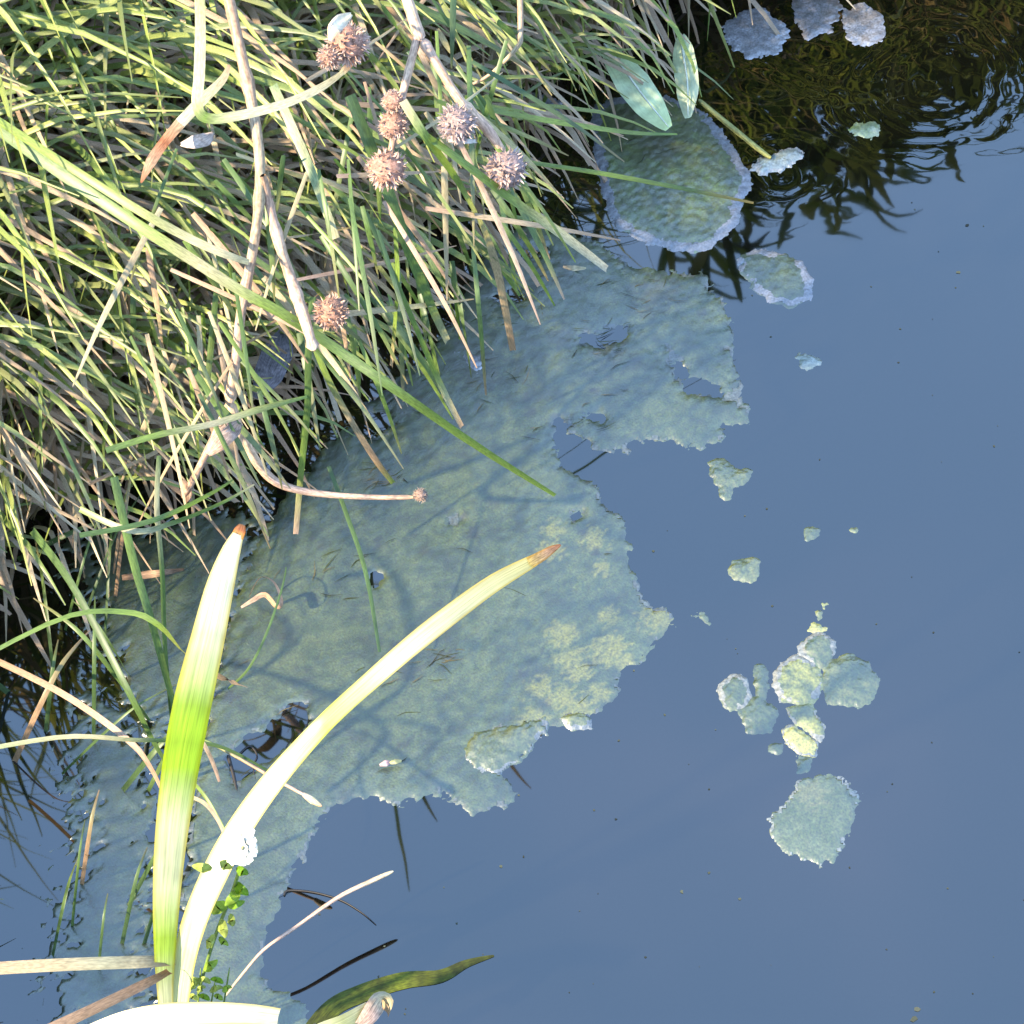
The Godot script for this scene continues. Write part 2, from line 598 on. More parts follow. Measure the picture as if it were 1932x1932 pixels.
func make_dead_stems() -> void:
	var o := thing("dead_wildflower", "tall bleached dead stalk forking above the water, one arm ending in a bud", "dead plant", at(435, 760, 0.0))
	var s := Soup.new()
	var p := [[418, -60, .28], [432, 0, .275], [452, 90, .262], [474, 190, .25], [490, 300, .235], [487, 400, .212], [474, 490, .188], [456, 580, .165], [446, 670, .142], [432, 765, .12]]
	tube(s, path(p), scaled(sizes(p, [23, 22, 21, 19, 19, 20]), .5), [TAN, TAN, STRAW, PINKISH, BLEACHED.lerp(PINKISH, .5)], 34, 8, 1.0, .12, .05)
	put("stem", done(s), M.stem, o)
	s = Soup.new()
	p = [[432, 762, .12], [402, 828, .1], [368, 898, .075], [345, 938, .06]]
	tube(s, path(p), scaled(sizes(p, [18, 14, 14, 12]), .5), [BLEACHED, PINKISH, TAN], 14, 7)
	put("branch", done(s), M.stem, o)
	s = Soup.new()
	p = [[345, 905, .07], [352, 930, .065], [350, 950, .06]]
	broad_leaf(s, p, [6, 30, 4], [TAN, PINKISH, BROWN], .2, 1.2)
	put("withered_leaf", done(s), M.dead, o)
	s = Soup.new()
	p = [[432, 758, .121], [455, 820, .105], [490, 880, .085], [530, 914, .072], [600, 931, .062], [700, 938, .058], [780, 938, .058]]
	tube(s, path(p), scaled(sizes(p, [24, 20, 18, 16, 13, 10, 9]), .5), [BLEACHED, BLEACHED, PINKISH, PINKISH, TAN], 30, 8)
	put("branch", done(s), M.stem, o)
	seed_head(o, 793, 934, .058, 17, Color(.36, .24, .19), Color(.55, .42, .34), 1.0, 60)

	o = thing("dead_wildflower", "shorter bleached dead stalk right of the tall one, rust brown head at its foot", "dead plant", at(590, 650, 0.05))
	s = Soup.new()
	p = [[495, 330, .23], [512, 400, .21], [530, 470, .195], [552, 535, .18], [574, 600, .182], [592, 660, .172]]
	tube(s, path(p), scaled(sizes(p, [17, 18, 20, 22, 22, 18]), .5), [TAN, PINKISH, BLEACHED, PINKISH, BLEACHED, PINKISH], 24, 8, 1, .15, .03)
	put("stem", done(s), M.stem, o)
	seed_head(o, 624, 590, .182, 40, Color(.46, .24, .16), Color(.85, .56, .42), 1.0, 120)

	o = thing("dead_wildflower", "forked dead stem at the top edge with spiky reddish seed heads down its left arm", "dead plant", at(790, 70, 0.05))
	s = Soup.new()
	p = [[745, -60, .28], [765, -10, .275], [785, 50, .265], [795, 75, .26]]
	tube(s, path(p), scaled(sizes(p, [18, 20, 24, 20]), .5), [BLEACHED, BLEACHED, PINKISH], 12, 8)
	put("stem", done(s), M.stem, o)
	s = Soup.new()
	p = [[790, 62, .262], [772, 130, .25], [752, 210, .238], [735, 300, .222]]
	tube(s, path(p), scaled(sizes(p, [16, 16, 15, 12]), .5), [PINKISH, BLEACHED, PINKISH, TAN], 20, 8, 1, .15, .03)
	put("branch", done(s), M.stem, o)
	for q in [[742, 190, .246, 26, 1.0], [742, 236, .236, 34, 1.0], [730, 320, .222, 46, 1.0], [622, 108, .275, 24, 1.2], [655, 82, .275, 46, 1.1]]:
		seed_head(o, q[0], q[1], q[2], q[3], Color(.5, .27, .19), Color(.88, .62, .5), q[4], 100)
	s = Soup.new()
	p = [[798, 76, .26], [836, 140, .252], [872, 195, .242], [918, 242, .228], [952, 292, .212]]
	tube(s, path(p), scaled(sizes(p, [19, 18, 19, 21, 14]), .5), [PINKISH, TAN, BLEACHED, PINKISH, BLEACHED], 22, 8, 1, .15, .035)
	put("branch", done(s), M.stem, o)
	for q in [[862, 232, .24, 44], [955, 318, .21, 48]]:
		seed_head(o, q[0], q[1], q[2], q[3], Color(.4, .28, .25), Color(.75, .57, .52), 1.0, 100, Vector3(-.3, 0, .3))
	s = Soup.new()
	broad_leaf(s, [[622, 78, .285], [630, 55, .292], [645, 38, .292], [664, 26, .285]], [6, 26, 28, 5], [Color(.7, .55, .4), Color(.85, .76, .58)], .35, .6)
	put("papery_bract", done(s), M.petal, o)

	o = thing("dead_wildflower", "thin grey brown dead stem hanging from the top edge behind the forked one", "dead plant", at(985, 150, 0.05))
	s = Soup.new()
	p = [[980, -40, .2], [982, 60, .19], [975, 90, .185], [925, 140, .17], [885, 162, .165]]
	tube(s, path(p), scaled(sizes(p, [12, 11, 9, 7, 6]), .5), [TAN, STRAW, TAN], 20, 6)
	put("stem", done(s), M.stem, o)


func make_blades() -> void:
	# the ones that stand out, each with its own look
	var bent := thing("bent_leaf", "pale cream grass leaf bent sharply into a hook across the tall dead stem", "grass leaf", at(380, 200, 0.1))
	var s := Soup.new()
	var p := [[374, -60, .29], [378, 40, .285], [376, 140, .28], [372, 195, .275], [388, 222, .27], [440, 220, .268], [530, 198, .266], [600, 168, .264], [648, 136, .262]]
	ribbon(s, path(p), sizes(p, [20, 20, 22, 21, 20, 20, 19, 17, 16, 8]), [G2, PALE, Color(.66, .62, .34), G2, Color(.72, .64, .4), Color(.72, .64, .4), PALE], 44, 2, .2)
	put("blade", done(s), M.straw, bent)
	s = Soup.new()
	ribbon(s, path([[645, 138, .262], [662, 118, .262], [672, 98, .26]]), sizes([[645, 138, .292], [672, 98, .29]], [12, 16, 3]), [PALE, RUST, BROWN], 8, 2, .2)
	put("brown_tip", done(s), M.dead, bent)

	var tipped := thing("tipped_leaf", "cream leaf with an orange brown tip slanting to the left edge", "grass leaf", at(330, 250, 0.1))
	s = Soup.new()
	p = [[432, 122, .27], [420, 150, .268], [380, 190, .266], [340, 232, .262]]
	ribbon(s, path(p), sizes(p, [6, 16, 22, 22]), [TAN, PALE, Color(.6, .56, .42)], 16, 2, .2)
	put("blade", done(s), M.straw, tipped)
	s = Soup.new()
	p = [[341, 231, .262], [310, 268, .258], [285, 305, .255], [266, 345, .25]]
	ribbon(s, path(p), sizes(p, [22, 20, 22, 3]), [STRAW, RUST, TAN, RUST], 12, 2, .2)
	put("brown_tip", done(s), M.dead, tipped)

	rush("long pale rush crossing the whole clump, its tip resting over the algae", [[-80, 190, .22], [90, 310, .22], [250, 418, .215], [350, 482, .205], [450, 546, .19], [540, 596, .178], [640, 662, .16], [750, 738, .15], [900, 842, .1], [1048, 935, .05]], [20, 22, 22, 22, 20, 20, 20, 18, 15, 7], [G1, G4, G2, PALE, G2, G1, G1, G2, G2])
	rush("yellow green rush lying above the long pale rush, pointing right at the dead stem", [[-60, 190, .22], [100, 295, .23], [260, 396, .225], [350, 446, .215], [420, 478, .208], [470, 495, .2]], [14, 16, 17, 17, 15, 11], [G2, Color(.3, .36, .08), PALE, PALE])
	rush("banded pale green blade standing alone in front of the tussock", [[515, 160, .225], [550, 238, .22], [590, 330, .21], [634, 450, .19]], [17, 18, 17, 15], [G4, PALE, G4, PALE])
	rush("rush with a bright cream tip reaching toward the round algae pad", [[780, 240, .24], [845, 285, .23], [960, 372, .2], [1060, 442, .17], [1146, 508, .14]], [12, 15, 17, 20, 14], [G1, G2, G2, PALE, Color(.6, .56, .45)])
	rush("rush fading to straw whose brown end rests on the mat", [[760, 190, .25], [802, 256, .24], [870, 352, .2], [930, 480, .13], [968, 662, .05]], [17, 17, 16, 16, 12], [PALE, G2, G2, STRAW, TAN])
	rush("thin green blade stretched over the water to the dock leaves", [[860, 190, .17], [920, 206, .16], [1050, 230, .14], [1190, 250, .12], [1278, 253, .11]], [9, 10, 12, 9, 4], [G1, G1, G2, G1, G2])
	rush("thinnest green blade with an orange tip lying across the round algae pad", [[940, 296, .13], [1010, 308, .12], [1140, 328, .1], [1290, 356, .08], [1422, 383, .06]], [8, 8, 9, 8, 4], [G1, G1, G2, G1, Color(.4, .25, .05)])
	rush("upright rush hanging straight down to a tan tip below the rust brown head", [[590, 560, .16], [582, 660, .14], [580, 770, .11], [568, 890, .07], [558, 1008, .04]], [13, 13, 13, 12, 10], [G1, G1, G1, G2, PINKISH])
	rush("withering rush with a straw end slanting over the dark gap in the mat", [[575, 600, .14], [612, 700, .12], [660, 790, .09], [710, 870, .06], [742, 912, .04]], [11, 12, 12, 12, 9], [G1, G2, STRAW, TAN, G2])
	rush("broad dark green rush running down the middle of the clump", [[660, 180, .24], [720, 330, .21], [775, 480, .17], [815, 580, .12], [845, 645, .08]], [22, 24, 22, 18, 14], [G3, G1, G1, G1, PALE])
	rush("slender rush with a pale banded end above the long pale rush", [[690, 400, .2], [760, 560, .16], [820, 700, .11], [848, 760, .09], [872, 806, .07]], [9, 10, 12, 13, 10], [G3, G1, G2, PALE, PINKISH])
	rush("short upright yellow rush with a pink end", [[745, 430, .18], [750, 520, .16], [745, 610, .13], [738, 692, .1]], [9, 12, 13, 10], [G1, G2, G2, PINKISH])
	rush("lower of two bright arched blades at the left edge", [[150, 960, .16], [250, 1002, .16], [330, 985, .15], [420, 948, .13], [480, 914, .12]], [12, 12, 10, 8, 3], [G2, PALE, G1, G2, PALE])
	rush("upper of two bright arched blades at the left edge", [[150, 1010, .17], [250, 992, .165], [320, 970, .16], [400, 930, .14], [440, 905, .13]], [10, 10, 10, 7, 3], [G1, G1, G2, G1])
	rush("twisted yellow green leaf crossing below the fork of the tall dead stem", [[200, 850, .17], [300, 820, .17], [400, 800, .165], [490, 772, .16], [580, 748, .15]], [12, 12, 12, 13, 5], [G1, G2, PALE, Color(.4, .42, .12), G2], "", "rush_blade", "rush blade", null, .5)
	rush("tall green blade rising at the left edge behind the broad iris leaf", [[215, 900, .14], [252, 1060, .12], [285, 1170, .1], [320, 1300, .06], [350, 1400, .03]], [16, 17, 16, 13, 9], [G1, G2, G1, G1, G3])
	rush("vertical green blade with a white glint just right of the left edge", [[300, 860, .17], [296, 960, .15], [306, 1080, .12], [312, 1230, .08], [330, 1420, .02]], [9, 11, 10, 9, 6], [G1, PALE, G1, G1, G3])
	rush("faint slender blade trailing across the open mat", [[620, 880, .06], [650, 960, .05], [690, 1080, .035], [716, 1230, .02]], [8, 9, 9, 6], [G3, G1, G1, G3])
	rush("drooping blade turning from green to dry tan beside the broad iris leaf", [[-70, 1260, .15], [120, 1165, .16], [240, 1155, .155], [300, 1180, .15], [350, 1235, .13], [410, 1275, .1], [466, 1296, .08]], [9, 10, 11, 12, 12, 11, 7], [G1, G2, G2, G2, Color(.3, .3, .08), TAN, PINKISH])
	rush("hair thin green arc rising from behind the broad iris leaf", [[430, 1300, .06], [470, 1260, .07], [505, 1190, .08], [532, 1110, .085], [540, 1070, .085]], [4, 5, 5, 4, 2], [G1])
	rush("dark green blade leaning right across the lower left water", [[60, 1000, .1], [140, 1110, .105], [240, 1300, .09], [290, 1400, .06], [340, 1480, .03]], [15, 15, 13, 8], [G1, G3, G1, G3])
	rush("lower grey green blade crossing behind the broad iris leaf", [[-60, 1420, .09], [120, 1390, .095], [250, 1396, .09], [330, 1398, .08], [420, 1410, .07], [520, 1462, .05]], [9, 9, 8, 8, 4], [G4, PALE, G1, G1, G3])
	rush("thin green blade bending to the foot of the white flower", [[330, 1440, .06], [385, 1500, .05], [425, 1570, .045], [445, 1620, .04]], [6, 7, 6, 4], [G2, G2, G1])
	rush("brown dry stalk behind the foot of the broad iris leaf", [[-20, 1240, .06], [120, 1310, .075], [240, 1395, .08], [285, 1450, .07], [318, 1520, .05]], [12, 13, 12, 9], [TAN, PINKISH, TAN], "", "dry_stalk", "stalk", M.straw)
	rush("pale dry stalk curving between the two iris leaves", [[350, 1500, .07], [385, 1515, .07], [410, 1545, .065], [425, 1580, .06]], [6, 8, 8, 5], [STRAW, PINKISH], "", "dry_stalk", "stalk", M.straw)
	rush("short pinkish dry stalk right of the middle of the broad iris leaf", [[360, 1370, .08], [385, 1405, .08], [402, 1440, .07], [414, 1475, .06]], [6, 8, 8, 5], [STRAW, PINKISH], "", "dry_stalk", "stalk", M.straw)
	rush("upper of two tan stalks cut off at the lower left behind the iris foot", [[-60, 1830, .1], [120, 1820, .1], [262, 1815, .09], [330, 1812, .08]], [24, 24, 24, 18], [TAN, PALE, TAN], "", "dry_stalk", "stalk", M.straw)
	rush("lower of two tan stalks cut off at the lower left behind the iris foot", [[-60, 2010, .1], [120, 1930, .1], [262, 1862, .09], [320, 1832, .08]], [22, 22, 20, 16], [TAN, TAN, RUST.lerp(TAN, .6)], "", "dry_stalk", "stalk", M.straw)

	# budded stalk and hair-thin twigs
	var o := thing("budded_stalk", "thin pinkish stalk ending in a pointed bud between the iris leaf and the open water", "stalk", at(500, 1460, 0.02))
	s = Soup.new()
	p = [[385, 1395, .05], [450, 1430, .05], [520, 1470, .047], [575, 1500, .045]]
	tube(s, path(p), scaled(sizes(p, [5, 6, 7, 7]), .5), [G1, TAN, PINKISH], 16, 6)
	put("stem", done(s), M.stem, o)
	s = Soup.new()
	p = [[570, 1497, .045], [590, 1510, .045], [607, 1521, .044]]
	tube(s, path(p), scaled(sizes(p, [9, 15, 5]), .5), [PINKISH, PALE, TAN], 8, 7)
	put("bud", done(s), M.stem, o)
	o = thing("twig", "fine pink twig arching over the open water at the bottom", "twig", at(480, 1810, 0.0))
	s = Soup.new()
	p = [[425, 1880, .012], [460, 1835, .018], [500, 1790, .024], [560, 1748, .028], [640, 1692, .03], [715, 1656, .03], [742, 1644, .03]]
	tube(s, path(p), scaled(sizes(p, [5, 6, 6, 7, 8, 10, 4]), .5), [STRAW, PINKISH, PINKISH, PALE], 28, 6)
	put("stem", done(s), M.stem, o)
	for q in [
		["hair thin dark root above the long dark one", [[536, 1690], [545, 1680], [590, 1683], [640, 1697], [680, 1720], [710, 1745]], 4.0],
		["short dark root curling in the blue gap behind the arching iris leaf", [[430, 1425], [440, 1460], [448, 1495], [452, 1510]], 7.0],
		["looped dark root beside the short one in the blue gap", [[445, 1430], [470, 1408], [485, 1425], [478, 1445], [482, 1470]], 4.0]]:
		s = Soup.new()
		var pts := []
		for a in q[1]: pts.append(at(a[0], a[1], 0.0004))
		tube(s, pts, [q[2] * .00013, q[2] * .00010, q[2] * .00004], [Color(.03, .026, .024)], 30, 6)
		tag(put("dark_root", done(s), M.stem), q[0], "root")


func make_iris() -> void:
	var o := thing("iris_plant", "iris with broad upright, long arching and cut leaves at the lower left", "iris", at(320, 1930, 0.0))
	margin_tint = Color(.9, .72, .25)
	var y1 := Color(.72, .72, .42)
	var g := Color(.38, .58, .04)
	var s := Soup.new()
	var p := [[318, 1960, .03], [312, 1880, .06], [311, 1800, .09], [314, 1700, .12], [321, 1600, .15], [333, 1500, .175], [349, 1400, .2], [369, 1300, .22], [393, 1200, .24], [414, 1110, .255], [432, 1050, .265], [449, 1008, .27]]
	ribbon(s, path(p), sizes(p, [26, 28, 40, 52, 60, 68, 74, 74, 66, 56, 42, 22]), [y1, y1, g, y1, y1, g, g, y1, Color(.75, .73, .55), Color(.78, .76, .62), Color(.78, .75, .6)], 48, 6, .22, Vector3(.15, .7, .6).normalized(), .25, .1)
	put("broad_leaf", done(s), M.iris, o).set_meta("label", "broad upright iris leaf with a rust tip")
	s = Soup.new()
	p = [[447, 1014, .269], [453, 1000, .271], [457, 990, .273]]
	ribbon(s, path(p), sizes(p, [25, 22, 12]), [Color(.5, .3, .08), RUST, BROWN], 6, 6, .22, Vector3(.15, .7, .6).normalized(), 0)
	put("brown_tip", done(s), M.dead, o)
	s = Soup.new()
	p = [[330, 1960, .03], [338, 1880, .06], [350, 1800, .09], [368, 1735, .115], [395, 1670, .14], [430, 1600, .16], [470, 1535, .18], [515, 1474, .195], [568, 1412, .21], [625, 1352, .22], [700, 1284, .225], [780, 1215, .23], [860, 1152, .23], [935, 1098, .228], [1010, 1056, .225]]
	ribbon(s, path(p), sizes(p, [44, 46, 50, 54, 54, 54, 50, 46, 42, 36, 34, 36, 40, 38, 34, 22]), [y1, y1, Color(.78, .78, .66), Color(.78, .78, .66), Color(.78, .78, .62), g.lerp(y1, .25), Color(.75, .72, .5), Color(.72, .67, .35), Color(.7, .6, .22)], 56, 6, .3, Vector3(-.3, .75, .5).normalized(), .2, .08)
	put("arching_leaf", done(s), M.iris, o).set_meta("label", "long iris leaf arching out over the algae")
	s = Soup.new()
	p = [[1000, 1061, .226], [1022, 1049, .225], [1042, 1036, .224], [1058, 1028, .223]]
	ribbon(s, path(p), sizes(p, [24, 21, 15, 3]), [Color(.5, .35, .1), RUST.lerp(PALE, .3), RUST], 8, 4, .4, Vector3(-.3, .75, .5).normalized(), .2)
	put("brown_tip", done(s), M.dead, o)
	s = Soup.new()
	p = [[150, 1975, .1], [240, 1938, .11], [320, 1918, .115], [400, 1912, .115], [470, 1914, .112], [526, 1920, .108]]
	ribbon(s, path(p), sizes(p, [62, 64, 56, 46, 42, 40, 36]), [y1, Color(.78, .78, .65), Color(.78, .78, .65), Color(.75, .7, .5)], 24, 6, .25, Vector3(0, .8, .6).normalized(), .1, .08)
	put("cut_leaf", done(s), M.iris, o).set_meta("label", "cut iris leaf lying flat along the bottom edge")

	margin_tint = Color.WHITE
	o = thing("withered_leaf", "yellow green leaf with a curled pinkish brown tip at the bottom edge", "iris leaf", at(660, 1930, .03))
	s = Soup.new()
	p = [[540, 1990, .05], [600, 1950, .052], [650, 1928, .052], [695, 1902, .05]]
	ribbon(s, path(p), sizes(p, [36, 34, 30, 26]), [g, y1, Color(.5, .5, .2), PALE], 18, 4, .35, LEAN, .3)
	put("blade", done(s), M.iris, o)
	s = Soup.new()
	p = [[668, 1945, .048], [695, 1918, .05], [715, 1890, .05], [728, 1888, .048], [727, 1912, .04]]
	ribbon(s, path(p), sizes(p, [10, 34, 40, 34, 22]), [PINKISH, PINKISH, PALE, TAN], 18, 5, .4, LEAN, .9)
	put("withered_tip", done(s), M.dead, o)

	s = Soup.new()
	p = [[560, 1990, .0003], [620, 1908, .0003], [680, 1875, .0003], [760, 1850, .0003], [830, 1842, .0003], [880, 1818, .0003], [932, 1803, .0002]]
	ribbon(s, path(p), sizes(p, [42, 38, 38, 36, 28, 17, 4]), [Color(.045, .055, .006), Color(.075, .09, .008), Color(.1, .115, .008), Color(.05, .06, .006), Color(.05, .055, .008)], 36, 6, .0, UP, 0, .5, -.03)
	tag(put("floating_leaf", done(s), M.dead), "long olive leaf floating on the open water at the bottom", "iris leaf")


func make_flower() -> void:
	var o := thing("flower", "small frilled white flower beside the arching iris leaf", "flower", at(460, 1605, .1))
	var c := at(458, 1600, .2)
	var u := unit(c)
	var face := Vector3(-.35, .75, .55).normalized()
	var a := face.cross(UP).normalized()
	var b := a.cross(face)
	for ring in 3:
		for k in 13 - ring * 3:
			var t := TAU * (k + ring * .5) / (13 - ring * 3) + rng.randf() * .2
			var d := a * cos(t) + b * sin(t)
			var r := u * (42 - ring * 11) * rng.randf_range(.62, 1.12)
			var s := Soup.new()
			ribbon(s, [c + d * u * 4, c + d * r * .6 + face * u * (3 + ring * 3), c + d * r + face * u * (1 + ring * 4)], [u * 7, u * 20, u * 13], [Color(.6, .57, .48), Color(.74, .72, .66)], 5, 3, .2, face, rng.randf_range(-.3, .3), .03, .1)
			put("petal", done(s), M.petal, o)
	var s := Soup.new()
	var p := [[462, 1604, .168], [452, 1640, .15], [436, 1690, .12], [412, 1750, .09], [392, 1810, .06], [372, 1880, .03]]
	tube(s, path(p), scaled(sizes(p, [8, 7, 7, 6]), .5), [G2, G1], 20, 6)
	put("stem", done(s), M.stem, o)
	var greens := [Color(.22, .4, .03), Color(.3, .45, .06), Color(.42, .5, .12)]
	for q in [[436, 1640, 415, 1625, 22, .16], [400, 1640, 362, 1634, 20, .165], [440, 1668, 468, 1690, 24, .13], [452, 1680, 425, 1710, 22, .13], [425, 1700, 400, 1725, 26, .12], [430, 1712, 462, 1700, 16, .12], [445, 1640, 468, 1650, 20, .15], [415, 1735, 425, 1770, 22, .11], [432, 1726, 440, 1748, 18, .11], [402, 1762, 390, 1790, 18, .09], [412, 1770, 430, 1785, 16, .08], [385, 1832, 410, 1810, 20, .06], [380, 1850, 352, 1858, 18, .05]]:
		s = Soup.new()
		var l := [[q[0], q[1], q[5]], [(q[0] + q[2]) / 2.0, (q[1] + q[3]) / 2.0, q[5] + .006], [q[2], q[3], q[5]]]
		broad_leaf(s, l, [4, q[4], q[4] * .8, 2], [greens[rng.randi() % 3]], .18, rng.randf_range(-.6, .6), 4)
		put("leaf", done(s), M.iris, o)

	var sprig := thing("water_weed", "low sprig of small bright green leaves at the foot of the iris", "weed", at(390, 1860, .0))
	for k in 4:
		s = Soup.new()
		var e := [[340 + k * 22, 1960, .0], [348 + k * 24, 1905, .03], [352 + k * 27, 1850 - (k % 2) * 24, .055]]
		tube(s, path(e), scaled(sizes(e, [5, 4, 3]), .5), [G1, G2], 10, 5)
		put("stem", done(s), M.stem, sprig)
		for n in 5:
			s = Soup.new()
			var f := .35 + n * .16
			var x: float = 343 + k * 24 + f * 6
			var y := 1955 - f * 100
			var sx := (1 if n % 2 else -1) * rng.randf_range(14, 26)
			broad_leaf(s, [[x, y, .02 + f * .03], [x + sx * .5, y - 8, .026 + f * .03], [x + sx, y - 8, .022 + f * .03]], [3, 13, 10, 2], [greens[rng.randi() % 3]], .15, 0, 4)
			put("leaf", done(s), M.iris, sprig)


func make_algae() -> void:
	var green := [Color(.010, .019, .003), Color(.020, .034, .006), Color(.032, .048, .010), Color(.044, .060, .014)]
	var yellow := Color(.12, .12, .018)
	var olive := Color(.018, .022, .003)
	var main := [[930, 440], [1000, 425], [1080, 440], [1150, 468], [1172, 500], [1250, 512], [1330, 515], [1345, 545], [1370, 580], [1385, 635], [1380, 680], [1395, 720], [1400, 760], [1422, 780], [1410, 800], [1370, 800], [1355, 835], [1320, 848], [1240, 830], [1190, 835], [1185, 855], [1130, 850], [1085, 825], [1060, 790], [1045, 800], [1045, 850], [1065, 890], [1110, 900], [1135, 940], [1160, 965], [1185, 1000], [1190, 1060], [1200, 1100], [1225, 1145], [1270, 1155], [1287, 1165], [1240, 1210], [1215, 1250], [1180, 1260], [1165, 1300], [1150, 1330], [1115, 1352], [1110, 1375], [1065, 1372], [1040, 1365], [1010, 1400], [985, 1430], [945, 1460], [975, 1490], [975, 1512], [920, 1535], [885, 1540], [840, 1500], [800, 1505], [740, 1525], [700, 1500], [660, 1505], [620, 1530], [590, 1580], [570, 1620], [540, 1660], [535, 1700], [510, 1750], [490, 1800], [500, 1860], [540, 1870], [580, 1900], [600, 1940], [600, 2020], [300, 2020], [330, 1850], [345, 1700], [365, 1500], [390, 1350], [420, 1230], [440, 1130], [480, 1020], [540, 930], [600, 860], [650, 800], [720, 740], [800, 680], [850, 600], [890, 520]]
	var holes := [[[1085, 642], [1110, 628], [1145, 625], [1165, 610], [1190, 615], [1175, 642], [1150, 658], [1110, 652]],
		[[1258, 655], [1285, 685], [1310, 712], [1350, 728], [1370, 748], [1335, 748], [1295, 737], [1270, 700]],
		[[505, 1368], [560, 1322], [590, 1345], [560, 1395], [500, 1440], [450, 1480], [425, 1440], [450, 1405]],
		circle(705, 1095, 15, 12), circle(1087, 970, 13, 9), circle(852, 984, 11, 8), circle(1120, 790, 22, 8), circle(960, 560, 30, 12), circle(700, 800, 38, 26), circle(1000, 480, 40, 10)]
	var spots := []
	for q in [[1060, 1200, 30], [1070, 1240, 34], [1090, 1270, 26], [1150, 1230, 40], [1175, 1250, 24], [1020, 1300, 26], [1060, 1320, 30], [1090, 1340, 28], [1010, 1365, 34], [1045, 1000, 22], [1120, 1020, 30], [1135, 1075, 18], [1105, 1360, 30], [1245, 1165, 40], [1150, 1165, 24], [1040, 1040, 26], [1130, 1310, 24]]:
		spots.append([q[0], q[1], q[2], yellow, .75])
	var inside := outline(main)
	mat_line = inside
	for k in 60:
		var q := [rng.randf_range(420, 1380), rng.randf_range(430, 1520)]
		if distance_in(inside, flat(q[0], q[1])) > .008: spots.append([q[0], q[1], rng.randf_range(5, 16), Color(.006, .007, .001), rng.randf_range(.5, 1)])
	for q in [[720, 900, 34], [1060, 800, 30], [900, 700, 60], [760, 760, 50], [1150, 660, 40], [770, 1270, 26], [840, 1240, 16], [1060, 640, 30], [1240, 560, 50]]:
		spots.append([q[0], q[1], q[2], olive, .9])
	floating("algae_mat", "great ragged algae mat spreading from the bank across the middle of the pond", main, {"cell": .0015, "ragged": .0034, "high": .0012, "colors": green, "holes": holes, "spots": spots, "rim": .0022, "rim_gate": .12, "rim_color": Color(.06, .07, .065)})
	floating("algae_mat", "raised yellowish algae lobe with a pale outline on the mat's lower edge", [[862, 1420], [890, 1385], [940, 1368], [990, 1362], [1025, 1348], [1038, 1375], [1012, 1402], [985, 1432], [945, 1463], [890, 1458]], {"cell": .0009, "ragged": .0022, "high": .0030, "bumps": .0003, "colors": [green[2], green[3], Color(.07, .08, .022)], "rim": .0018, "rim_gate": .0, "rim_color": Color(.11, .12, .125)})
	floating("algae_mat", "small raised algae lobe with a pale outline right of the yellowish lobe", [[1052, 1352], [1080, 1343], [1120, 1350], [1116, 1376], [1070, 1378]], {"cell": .0008, "ragged": .0015, "high": .0028, "bumps": .0003, "colors": [green[3], Color(.09, .1, .022)], "rim": .0016, "rim_gate": .0, "rim_color": Color(.11, .12, .125)})
	floating("algae_mat", "large round algae pad with a wide pale rim below the dock leaves", [[1115, 205], [1150, 185], [1250, 180], [1330, 210], [1370, 260], [1410, 320], [1422, 350], [1400, 380], [1395, 420], [1365, 450], [1340, 473], [1290, 476], [1220, 460], [1165, 430], [1145, 400], [1130, 340], [1120, 270]], {"cell": .0013, "ragged": .002, "bumps": .0004, "colors": [green[1], green[3], Color(.055, .085, .014)], "rim": .005, "rim_gate": -.3, "rim_color": Color(.12, .125, .15), "spots": [[1250, 280, 50, olive, .8], [1330, 280, 24, yellow, .4]]})
	floating("algae_mat", "smaller algae pad with a pale rim right of the large round pad", [[1390, 485], [1420, 470], [1470, 476], [1510, 492], [1535, 530], [1530, 565], [1490, 582], [1450, 570], [1420, 545], [1398, 512]], {"cell": .001, "ragged": .0018, "colors": green, "rim": .004, "rim_gate": -.1, "rim_color": Color(.13, .135, .16)})
	floating("algae_mat", "thick algae patch lowest on the right of the open water", [[1495, 1482], [1540, 1460], [1590, 1470], [1622, 1492], [1608, 1560], [1585, 1612], [1550, 1642], [1530, 1625], [1470, 1610], [1450, 1560], [1457, 1535], [1490, 1512]], {"cell": .001, "ragged": .0026, "colors": [green[2], green[3], Color(.06, .078, .028)], "rim": .0016, "rim_gate": .1, "rim_color": Color(.14, .15, .14), "spots": [[1530, 1500, 30, Color(.1, .1, .035), .6]]})
	floating("algae_mat", "dark olive algae film under the left edge of the clump beside the broad iris leaf", [[120, 1010], [260, 1000], [380, 960], [500, 960], [500, 1080], [440, 1180], [390, 1330], [330, 1420], [250, 1350], [180, 1200]], {"cell": .0017, "ragged": .016, "high": .0008, "colors": [green[0], green[1], green[1]]})
	floating("algae_mat", "patchy algae film among the reeds in the shaded water left of the iris", [[150, 1290], [230, 1330], [290, 1420], [300, 1560], [300, 1700], [290, 1860], [250, 1990], [120, 1990], [90, 1800], [140, 1600], [120, 1420]], {"cell": .0017, "ragged": .018, "high": .0009, "colors": [green[0], green[1], green[2]]})
	var grp := "algae clumps drifting on the open water"
